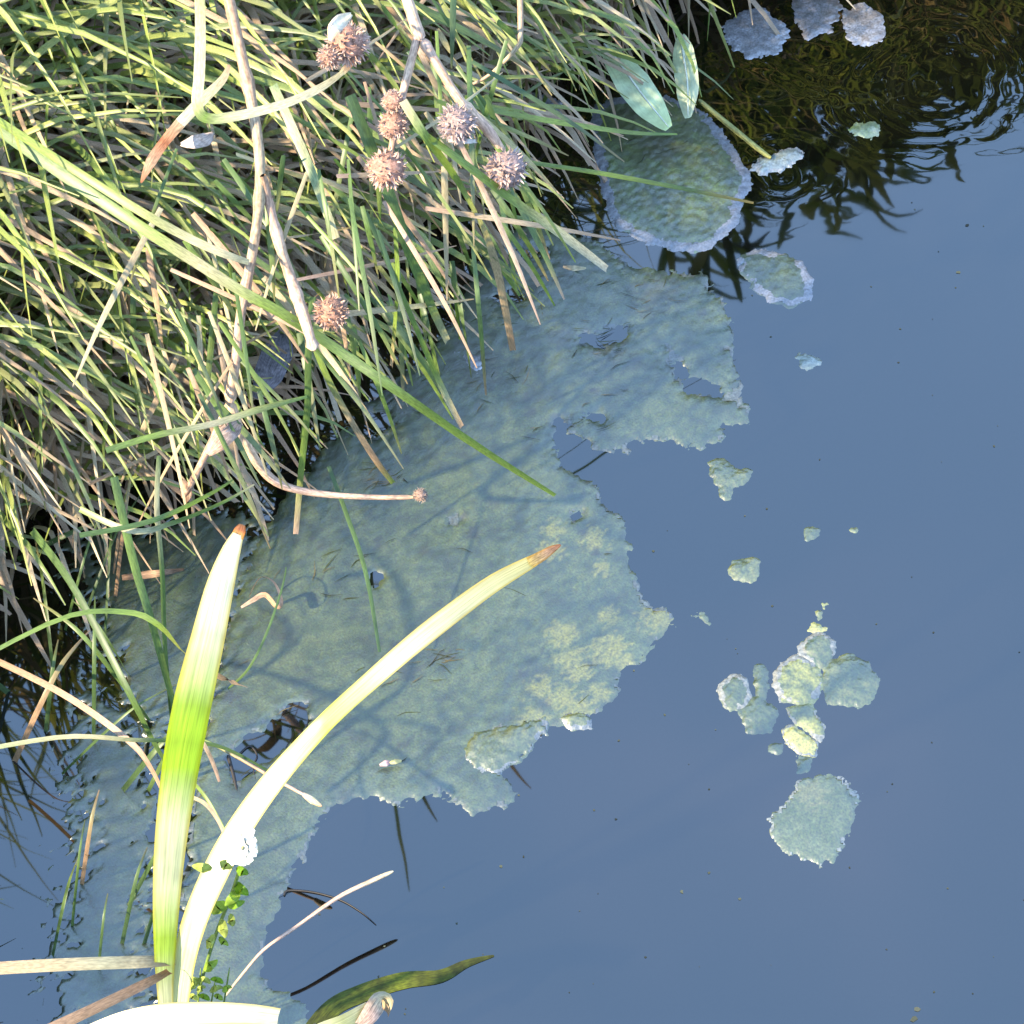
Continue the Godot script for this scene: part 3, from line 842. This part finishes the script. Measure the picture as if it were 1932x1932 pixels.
	for q in [
		["rimmed algae clump topmost in the cluster, just under the string of bits", circle(1545, 1226, 37, 34), 1, .0034],
		["largest rimmed algae clump in the middle of the cluster", circle(1506, 1288, 52, 48), 2, .0042],
		["broad ragged algae clump on the right side of the cluster", [[1558, 1245], [1600, 1230], [1640, 1250], [1662, 1285], [1650, 1320], [1620, 1336], [1560, 1330], [1550, 1290]], 1, 0.0],
		["rimmed algae clump leftmost in the cluster", circle(1386, 1306, 33, 36), 1, .0032],
		["dull ragged algae clump between the leftmost and the largest clump", [[1420, 1255], [1445, 1252], [1452, 1290], [1445, 1320], [1467, 1342], [1460, 1382], [1415, 1388], [1388, 1345], [1425, 1312]], 0, 0.0],
		["slanting yellow algae clump under the largest clump", [[1478, 1332], [1530, 1326], [1557, 1372], [1550, 1402], [1500, 1368]], 2, .002],
		["brightest yellow algae clump at the foot of the cluster", [[1473, 1375], [1500, 1366], [1545, 1404], [1540, 1428], [1510, 1425], [1484, 1405]], 3, .0014],
		["small dull algae clump left below the yellow clumps", circle(1466, 1414, 15, 13), 0, 0.0],
		["small algae clump linking the cluster to the thick patch", [[1500, 1425], [1530, 1430], [1528, 1460], [1500, 1462]], 1, 0.0],
		["uppermost tiny bit in the string above the cluster", circle(1556, 1142, 9, 6), 2, 0.0],
		["middle tiny bit in the string above the cluster", [[1540, 1150], [1552, 1155], [1556, 1174], [1540, 1172]], 2, 0.0],
		["lowest yellow bit in the string above the cluster", [[1518, 1188], [1540, 1174], [1562, 1186], [1550, 1196], [1525, 1196]], 3, 0.0],
		["angular algae scrap drifting below the mat's upper lobe", [[1335, 870], [1365, 864], [1390, 885], [1418, 885], [1415, 910], [1386, 920], [1378, 946], [1365, 945], [1350, 915], [1340, 900]], 1, 0.0],
		["five sided algae scrap drifting above the cluster", [[1368, 1075], [1385, 1056], [1420, 1050], [1438, 1060], [1425, 1102], [1390, 1098]], 1, 0.0],
		["small square algae scrap far out on the open water", [[1515, 995], [1548, 995], [1545, 1018], [1518, 1020]], 1, 0.0],
		["tiniest algae scrap right of the small square one", circle(1612, 1002, 9, 5), 2, 0.0],
		["hooked algae scrap off the pointed right tip of the mat", [[1300, 1168], [1318, 1152], [1332, 1156], [1340, 1178], [1322, 1166]], 1, 0.0]]:
		var tones: Array = [[green[1], green[2], green[3]], [green[2], green[3], Color(.085, .095, .022)], [green[3], Color(.12, .13, .022), Color(.18, .18, .03)], [Color(.19, .19, .035), Color(.32, .29, .07)]][q[2]]
		floating("algae_clump", q[0], q[1], {"cell": .0007, "ragged": .0012, "high": .0018, "bumps": .0005, "colors": tones, "rim": q[3] * .75, "rim_gate": -.08, "rim_color": Color(.15, .15, .13)}, "algae clump", grp)


func make_scraps() -> void:
	# leaves that lie on the water or the mat
	var pale := Color(.52, .6, .27)
	for q in [
		["dock_leaf", "left of two pale dock leaves at the top of the water", [[1140, 85, .03], [1175, 130, .034], [1215, 185, .032], [1262, 242, .022]], [12, 50, 66, 58, 16], [pale, Color(.56, .64, .4), pale], "leaf", .08],
		["dock_leaf", "right and bluer of two pale dock leaves at the top of the water", [[1284, 66, .034], [1290, 110, .036], [1297, 160, .034], [1298, 222, .026]], [14, 44, 50, 48, 14], [Color(.55, .62, .38), Color(.62, .66, .44)], "leaf", .1],
		["dead_leaf", "pale grey curled dead leaf beside the bleached stem fork", [[392, 858, .12], [412, 835, .125], [440, 808, .125], [452, 795, .12]], [8, 36, 34, 8], [PINKISH, Color(.5, .37, .3)], "dead leaf", .2],
		["dead_leaf", "grey lilac dead leaf sunk in the grass right of the tall dead stem", [[480, 750, .05], [505, 710, .055], [525, 660, .05], [535, 620, .045]], [8, 56, 60, 12], [Color(.2, .18, .2), Color(.28, .26, .29)], "dead leaf", .1],
		["dead_leaf", "small white curled dead leaf under the cream hooked leaf", [[340, 272, .27], [365, 268, .275], [390, 262, .27], [402, 250, .27]], [6, 26, 26, 4], [Color(.75, .62, .52), Color(.6, .45, .36)], "dead leaf", .25],
		["dead_leaf", "tiny white curled scrap between the two spiky mauve seed heads", [[838, 268, .2], [860, 262, .205], [880, 266, .205], [900, 266, .2]], [3, 12, 12, 8], [Color(.75, .66, .56)], "dead leaf", .25],
		["dead_leaf", "cream dead scrap below the cream tip of the rush", [[1062, 503, .012], [1084, 506, .013], [1106, 506, .012]], [4, 11, 3], [Color(.55, .42, .28), PALE], "dead leaf", .1],
		["petal", "small pink petal lying on the lower mat", [[716, 1444, .004], [728, 1440, .005], [738, 1438, .004]], [4, 12, 4], [Color(.62, .42, .42)], "petal", .2],
		["petal", "small yellow petal beside the pink one on the lower mat", [[735, 1440, .004], [746, 1437, .005], [758, 1436, .004]], [4, 10, 4], [Color(.6, .55, .25)], "petal", .2],
		["dead_leaf", "brown twisted dead leaf at the left edge below the arched blades", [[230, 1090, .07], [280, 1084, .07], [310, 1080, .07], [348, 1074, .06]], [10, 15, 12, 4], [BROWN, TAN, BROWN], "dead leaf", .3]]:
		var s := Soup.new()
		var floats: bool = q[6] < 0
		var f: Vector3 = UP if floats else (LEAN + Vector3(rng.randf_range(-.3, .3), 0, 0)).normalized()
		broad_leaf(s, q[2], q[3], q[4], absf(q[6]) * (-1 if floats else 1), 0.0 if floats else rng.randf_range(-.5, .5), 6, f)
		if q[0] == "dock_leaf":
			var mid: Array = q[2][1]
			var d := thing("dock_leaf", q[1], "leaf", at(mid[0], mid[1], mid[2]))
			put("blade", done(s), M.petal, d)
			var rib := Soup.new()
			var up: Array = q[2].map(func(c): return [c[0], c[1] - 2, c[2] + .0012])
			tube(rib, path(up), scaled(sizes(up, [7, 5, 4, 2]), .5), [Color(.7, .72, .55)], 16, 6)
			put("midrib", done(rib), M.stem, d)
		else:
			tag(put(q[0], done(s), M.dead), q[1], q[5])
	var grey := [Color(.13, .13, .15), Color(.2, .2, .23), Color(.26, .26, .3)]
	for q in [
		["dead_leaf", "weathered round grey leaf floating in the top right corner", circle(1426, 62, 60, 46, .25), grey, .0],
		["dead_leaf", "smooth grey leaf floating left of the round algae pad", [[985, 180], [1030, 176], [1062, 192], [1066, 218], [1048, 232], [1005, 222], [986, 205]], grey, .0],
		["dead_leaf", "darker broken grey leaf at the top edge right of the weathered round one", [[1490, -10], [1560, -20], [1590, 10], [1570, 60], [1520, 76], [1500, 40]], [Color(.07, .065, .07), Color(.13, .12, .13), Color(.2, .19, .22)], .0],
		["dead_leaf", "paler broken grey leaf nearest the top right corner of the water", [[1588, 20], [1630, 6], [1668, 30], [1676, 70], [1640, 92], [1600, 80]], [Color(.15, .13, .13), grey[1], Color(.3, .3, .36)], .0],
		["dead_leaf", "pale ragged dead leaf lying on the mat under the straw ended rush", [[838, 660], [880, 662], [912, 672], [922, 692], [905, 712], [884, 704], [872, 688]], [Color(.13, .13, .15), grey[1], grey[2]], .0],
		["round_leaf", "round floating leaf at the end of the olive stalk", [[1412, 318], [1440, 296], [1480, 282], [1516, 280], [1514, 300], [1480, 322], [1435, 332]], [Color(.12, .14, .13), Color(.2, .24, .23)], .002],
		["round_leaf", "small green leaf drifting near the right edge in the dark reflection", [[1592, 250], [1620, 228], [1655, 232], [1668, 252], [1630, 262]], [Color(.07, .11, .03), Color(.15, .18, .12)], .0],
		["dead_leaf", "lone pale leaf bit with a dark edge floating on the open water", [[1500, 672], [1520, 668], [1545, 674], [1556, 688], [1530, 698], [1508, 692]], [Color(.1, .12, .08), Color(.2, .22, .19)], .0]]:
		floating(q[0], q[1], q[2], {"cell": .0009, "ragged": .0022, "high": .0024 if q[2].size() == 7 else .0014, "colors": q[3], "rim": q[4], "rim_color": Color(.22, .22, .22)}, "dead leaf" if q[0] == "dead_leaf" else "leaf")
	var st := Soup.new()
	var p := [[1318, 188, .03], [1350, 215, .026], [1395, 252, .014], [1440, 288, .004], [1455, 298, .003]]
	tube(st, path(p), scaled(sizes(p, [8, 10, 11, 10, 6]), .5), [Color(.2, .2, .06), Color(.28, .28, .08)], 18, 7)
	tag(put("olive_stalk", done(st), M.stem), "olive stalk slanting from the bluer dock leaf down to the round leaf", "stalk")
	st = Soup.new()
	p = [[455, 1146, .012], [478, 1132, .014], [500, 1122, .016], [522, 1145, .014], [531, 1134, .016], [518, 1100, .018], [494, 1088, .016], [478, 1108, .012], [470, 1128, .01]]
	ribbon(st, path(p), sizes(p, [4, 9, 11, 11, 10, 9, 8, 6, 3]), [PINKISH, TAN, PINKISH, STRAW], 40, 2, .3, LEAN, 2.0)
	tag(put("dead_leaf", done(st), M.dead), "dry tan leaf curled into a loop on the mat right of the broad iris leaf", "dead leaf")


func make_strands() -> void:
	var s := Soup.new()
	var crowd := [[720, 900, 40], [780, 1270, 40], [840, 1240, 30], [900, 700, 90], [1060, 800, 50], [1150, 660, 60], [760, 760, 80], [1240, 560, 80], [1070, 560, 90], [1250, 300, 110], [620, 1060, 90]]
	var made := 0
	while made < 130:
		var x := rng.randf_range(450, 1390)
		var y := rng.randf_range(440, 1500)
		if rng.randf() < .7:
			var c: Array = crowd[rng.randi() % crowd.size()]
			x = c[0] + rng.randfn(0, c[2] * .6)
			y = c[1] + rng.randfn(0, c[2] * .4)
		var p := flat(x, y)
		var on_pad: bool = Vector2(x - 1270, y - 330).length() < 100
		if not on_pad and distance_in(mat_line, p) < .006: continue
		made += 1
		var a := rng.randfn(.45, .5)
		var d := Vector3(cos(a), 0, -sin(a)) * rng.randf_range(.002, .006)
		var n := Vector3(-d.z, 0, d.x) * rng.randf_range(-.5, .5)
		var m := Vector3(p.x, rng.randf_range(.0013, .0019), p.y)
		var g: Color = [Color(.045, .055, .012), Color(.07, .08, .016), Color(.04, .04, .014), Color(.16, .13, .06)][rng.randi() % 4]
		ribbon(s, [m - d, m - d * .3 + n * .5, m + d * .3 + n * .3, m + d], [.0001, rng.randf_range(.0002, .0006), .0003, .0001], [g], 8, 1, 0.0, UP)
	tag(put("algae_strands", done(s), M.dead), "dark olive strands and flecks of weed matted into the algae", "weed", "", "stuff")


func make_specks() -> void:
	var s := Soup.new()
	for k in 130:
		var p := flat(rng.randf_range(560, 2000), rng.randf_range(380, 1980))
		var r := rng.randf_range(.0002, .0007) * (2.2 if rng.randf() < .06 else 1.0)
		var first := s.v.size()
		var g := rng.randf_range(.03, .12)
		s.v.append(Vector3(p.x, .0005, p.y))
		for a in 7:
			var d := Vector3(cos(TAU * a / 7), 0, sin(TAU * a / 7)) * r * rng.randf_range(.5, 1.3)
			s.v.append(Vector3(p.x, .0002, p.y) + d)
		for a in 8:
			s.n.append(UP)
			s.uv.append(Vector2(a * .1, k))
			s.c.append(Color(g, g * 1.1, g * .7))
		for a in 7: s.i.append_array([first, first + 1 + a, first + 1 + (a + 1) % 7])
	tag(put("floating_specks", done(s), M.dead), "tiny pale specks of dust scattered over the open water", "specks", "", "stuff")


func tuft_mesh(bend: float, kink: float, tip_curl: float) -> ArrayMesh:      # a blade of unit length, arching toward +x
	var s := Soup.new()
	var pts := [Vector3.ZERO]
	var a := PI / 2
	var p := Vector3.ZERO
	for k in 5:
		a -= bend / 5 + (kink if k == 2 else 0.0) + (tip_curl if k == 4 else 0.0)
		p += Vector3(cos(a), sin(a), rng.randf_range(-.04, .04)) * .2
		pts.append(p)
	ribbon(s, pts, [.02, .022, .02, .016, .003], [Color(.8, .8, .8), Color(1, 1, 1), Color(1, 1, 1), Color(1.1, 1.0, .9)], 8, 2, .3, Vector3(-.3, .9, .1), .4)
	return done(s)


func on_bank() -> Vector2:
	while true:
		var p := Vector2(rng.randf_range(-.62, .62), rng.randf_range(-.85, .5))
		var d := bank_distance(p)
		if d > 0 and d < .6 and rng.randf() < 1.2 - d * 1.6: return p
	return Vector2.ZERO


func make_tangle() -> void:
	var kinds := [
		["green_tangle", "dense tangle of green grass on the bank", tuft_mesh(1.0, .25, .2), 3500, [Color(.2, .25, .07), Color(.3, .36, .09), Color(.44, .48, .14), Color(.26, .28, .13)], .10, .25, M.blade, .75],
		["arching_tangle", "arching green and yellow grass tangled through the clump", tuft_mesh(1.7, 0, .3), 2600, [Color(.2, .28, .07), Color(.34, .42, .09), Color(.48, .5, .18)], .12, .27, M.blade, .9],
		["straw_tangle", "dry straw tangled through the clump on the bank", tuft_mesh(.8, .9, .1), 6500, [Color(.58, .44, .29), Color(.5, .36, .24), Color(.66, .54, .37), Color(.46, .31, .2)], .10, .24, M.straw, 1.1],
		["litter_tangle", "flattened brown dead grass at the foot of the clump", tuft_mesh(1.6, .5, .0), 9500, [Color(.52, .38, .26), Color(.6, .47, .33), Color(.42, .28, .18)], .06, .13, M.straw, 1.6],
		["bank_herbs", "leafy herbs on the far bank mirrored in the dark water at the top right", tuft_mesh(1.3, 0, .4), 5200, [Color(.05, .09, .025), Color(.08, .13, .035), Color(.12, .15, .05)], .04, .09, M.blade, 1.6]]
	for q in kinds:
		var far_bank: bool = q[0] == "bank_herbs"
		var mm := MultiMesh.new()
		mm.transform_format = MultiMesh.TRANSFORM_3D
		mm.use_colors = true
		mm.mesh = q[2]
		mm.instance_count = q[3]
		for k in q[3]:
			var p := Vector2(rng.randf_range(-.05, .75), rng.randf_range(-.95, -.5)) if far_bank else on_bank()
			if far_bank and bank_distance(p) < .01: p.y = -.9
			var y := maxf(ground_height(p.x, p.y), -.02) - .004
			if far_bank: y += pow(rng.randf(), .6) * (.2 + .1 * rough_noise.get_noise_2d(p.x * 700, p.y * 700) + .1 * exp(-pow((p.x - .16) / .1, 2)))
			var l: float = rng.randf_range(q[5], q[6]) * (1 if far_bank else 1)
			if not far_bank and p.x < -.19 and p.y < .0: l *= 1.25
			if not far_bank: l = minf(l, (.12 if p.y < .02 else .07) + (1.1 if p.y < .02 else .4) * bank_distance(p))
			var yaw := deg_to_rad(-62) + rng.randfn(0, 1.25 if q[7] == M.blade else 2.0)
			var tilt: float = absf(rng.randfn(0, .35)) * q[8]
			var b := Basis(UP, yaw) * Basis(Vector3(0, 0, 1), -tilt) * Basis(UP, rng.randf_range(-.4, .4))
			var fat: float = rng.randf_range(.7, 1.5) * (.35 if far_bank else .125) / l
			b = b * Basis.from_scale(Vector3(l, l, l * fat))
			mm.set_instance_transform(k, Transform3D(b, Vector3(p.x, y, p.y)))
			var cols: Array = q[4]
			var c: Color = (cols[rng.randi() % cols.size()] as Color).lerp(cols[rng.randi() % cols.size()], rng.randf())
			mm.set_instance_color(k, c)
		var o := MultiMeshInstance3D.new()
		o.name = q[0]
		o.multimesh = mm
		o.material_override = q[7]
		add_child(o)
		tag(o, q[1], "grass", "", "stuff")


func zone(x: float, y: float) -> String:
	if y < 150: return "topmost" + (" left of the tall stalk" if x < 440 else " by the forked stalk" if x < 800 else " right of the forked stalk")
	if x < 430: return "left of the tall dead stalk" if y < 480 else "low at the left edge"
	if x < 620: return "between the two bleached stalks" if y < 600 else "over the bent dead stalk"
	if x < 800: return "under the reddish seed heads" if y < 480 else "below the long rush"
	return "at the right end of the clump" if y < 450 else "over the upper mat"


func look(w: float, l: float, dir: Vector2) -> String:
	return ("broad " if w > 10.5 else "slim ") + ("long " if l > 240 else "short ") + ("%s") + (" slanting left " if dir.x < -.1 else " hanging " if dir.x < .45 else " slanting right ")


func make_loose_blades() -> void:
	for k in 22:
		var x := rng.randf_range(20, 300)
		var y := rng.randf_range(1050, 1850)
		var l := rng.randf_range(140, 330)
		var dir := Vector2.from_angle(rng.randfn(-1.3, .45))
		var h := rng.randf_range(.03, .07)
		var p := [[x, y, -.004], [x + dir.x * l * .35, y + dir.y * l * .4, h * .7], [x + dir.x * l * .7, y + dir.y * l * .75, h], [x + dir.x * l * 1.1, y + dir.y * l, h * .95]]
		var w := rng.randf_range(5, 12)
		var tone := rng.randi() % 4
		var c: Color = [G1, G3, G3, TAN][tone]
		rush(look(w, l, dir) % (["fresh green", "deep green", "deep green", "tan"][tone] + " reed") + "in shaded water " + ("beside the iris" if x > 180 else "left of the iris, ") + ("" if x > 180 else "high" if y < 1350 else "midway" if y < 1600 else "low"), p, [w, w, w * .8, 2], [c, c, c.lerp(G2, .4), c.lerp(TAN, rng.randf())], "reeds standing in the water at the left", "reed_blade", "reed")
	for k in 26:
		var x := rng.randf_range(640, 960)
		var y := 1180.0 - x * .85 + rng.randfn(0, 60)
		var h := rng.randf_range(.06, .13)
		var l := rng.randf_range(110, 280)
		var dir := Vector2.from_angle(rng.randfn(1.22, .22))
		var p := [[x, y, h], [x + dir.x * l * .35, y + dir.y * l * .33, h * .9], [x + dir.x * l * .7, y + dir.y * l * .68, h * .65], [x + dir.x * l, y + dir.y * l * 1.03, h * .4]]
		var w := rng.randf_range(7, 15)
		var tone := rng.randi() % 4
		var c: Color = [G1, G3, G3, G2][tone]
		rush(look(w, l, dir) % (["fresh green", "deep green", "deep green", "yellow green"][tone] + " fringe blade") + zone(x, y), p, [w * .8, w, w, w * .8, w * .3], [c, c.lerp(G4, .4), c.lerp(G2, rng.randf()), c.lerp([PINKISH, TAN, G2][rng.randi() % 3], rng.randf())], "rushes hanging over the edge of the mat")
	# blades one can pick out at the front of the clump but not tell from one another
	for q in [["rush_blade", "narrow green rush blade hanging from the clump toward the water", "green rushes along the edge of the clump", 70, [G1, G2, G3, G1], M.blade], ["straw_blade", "thin dry straw blade caught among the green rushes of the clump", "dry straws among the rushes", 45, [STRAW, TAN, PINKISH, PALE], M.straw]]:
		for k in q[3]:
			var t := pow(rng.randf(), .8)
			var x := lerpf(230, 900, t) + rng.randfn(0, 70)
			var y := lerpf(720, 60, t) + rng.randfn(0, 110)
			var h := clampf((1440 - y) / 4740, .06, .23) * rng.randf_range(.7, 1)
			var l := rng.randf_range(120, 380)
			var dir := Vector2.from_angle(rng.randfn(1.1, .42) if q[0] == "rush_blade" else rng.randf_range(-.6, 2.4))
			var drop := rng.randf_range(.02, .09)
			var p := [[x, y, h], [x + dir.x * l * .35, y + dir.y * l * .33, h - drop * .2], [x + dir.x * l * .7, y + dir.y * l * .68, h - drop * .55], [x + dir.x * l, y + dir.y * l * 1.03, h - drop]]
			var w := rng.randf_range(6, 13)
			var cols: Array = q[4]
			var tone := rng.randi() % 4
			var c: Color = cols[tone]
			var called: String = (["fresh green", "yellow green", "deep green", "fresh green"][tone] + " rush blade") if q[0] == "rush_blade" else (["golden", "brown", "pinkish", "cream"][tone] + " dry straw")
			rush(look(w, l, dir) % called + zone(x, y), p, [w * .8, w, w, w * .7, 2], [c, c.lerp(cols[rng.randi() % 4], .5), c.lerp(PALE, rng.randf() * .5), c.lerp(TAN, rng.randf() * .7)], q[2], q[0], "rush blade" if q[0] == "rush_blade" else "straw", q[5])


func _ready() -> void:
	rng.seed = 20240611
	rough_noise.seed = 5
	rough_noise.frequency = .01
	rough_noise.fractal_octaves = 3
	fine_noise.seed = 8
	fine_noise.frequency = .03
	fine_noise.fractal_octaves = 3
	# camera
	var a := deg_to_rad(PITCH)
	eye = Vector3(0, sin(a), cos(a)) * FAR_AWAY
	ahead = -eye.normalized()
	above = Vector3(0, cos(a), -sin(a))
	var cam := Camera3D.new()
	cam.name = "camera"
	cam.fov = rad_to_deg(2 * atan(LENS))
	cam.near = .02
	cam.far = 200
	add_child(cam)
	cam.look_at_from_position(eye, Vector3.ZERO, UP)
	cam.current = true
	# sky, sun, exposure
	var sky := ProceduralSkyMaterial.new()
	sky.sky_top_color = Color(.29, .50, .87).linear_to_srgb()
	sky.sky_horizon_color = Color(.5, .68, .95).linear_to_srgb()
	sky.sky_curve = .18
	sky.ground_bottom_color = Color(.1, .1, .08)
	sky.ground_horizon_color = Color(.4, .42, .4)
	sky.sun_angle_max = 6
	sky.sky_cover = noise_texture(.011, 512, 4, 77, [[0.0, Color(.6, .5, .5, 0)], [.45, Color(.6, .5, .5, 0)], [1.0, Color(.75, .62, .6, .32)]])   # thin high cloud
	var env := Environment.new()
	env.background_mode = Environment.BG_SKY
	env.sky = Sky.new()
	env.sky.sky_material = sky
	env.tonemap_mode = Environment.TONE_MAPPER_LINEAR
	env.tonemap_exposure = 4.6
	env.sdfgi_enabled = true
	env.ssao_enabled = true
	env.ssil_enabled = true
	var we := WorldEnvironment.new()
	we.name = "world"
	we.environment = env
	add_child(we)
	var sun := DirectionalLight3D.new()
	sun.name = "sun"
	sun.light_energy = 1.6
	sun.light_color = Color(1, .93, .8)
	sun.light_angular_distance = 1.4
	sun.shadow_enabled = true
	add_child(sun)
	sun.look_at_from_position(Vector3.ZERO, Vector3(.72, -.56, -.42), UP)

	make_materials()
	bank_line = outline([[2600, -430], [2300, -340], [1950, -270], [1700, -230], [1540, -190], [1430, -130], [1310, -50], [1170, 30], [1040, 110], [960, 210], [890, 330], [800, 430], [690, 520], [570, 610], [450, 700], [370, 790], [280, 870], [150, 930], [0, 1010], [-110, 1090], [-200, 1250], [-220, 1700], [-200, 2400]])
	bank_line.append_array([Vector2(-.7, 3), Vector2(-1, 45), Vector2(-45, 45), Vector2(-45, -45), Vector2(45, -45), Vector2(45, -6), Vector2(3, -1.2)])
	make_ground()
	make_water()
	make_algae()
	make_tangle()
	make_dead_stems()
	make_blades()
	make_loose_blades()
	make_iris()
	make_flower()
	make_scraps()
	make_strands()
	make_specks()
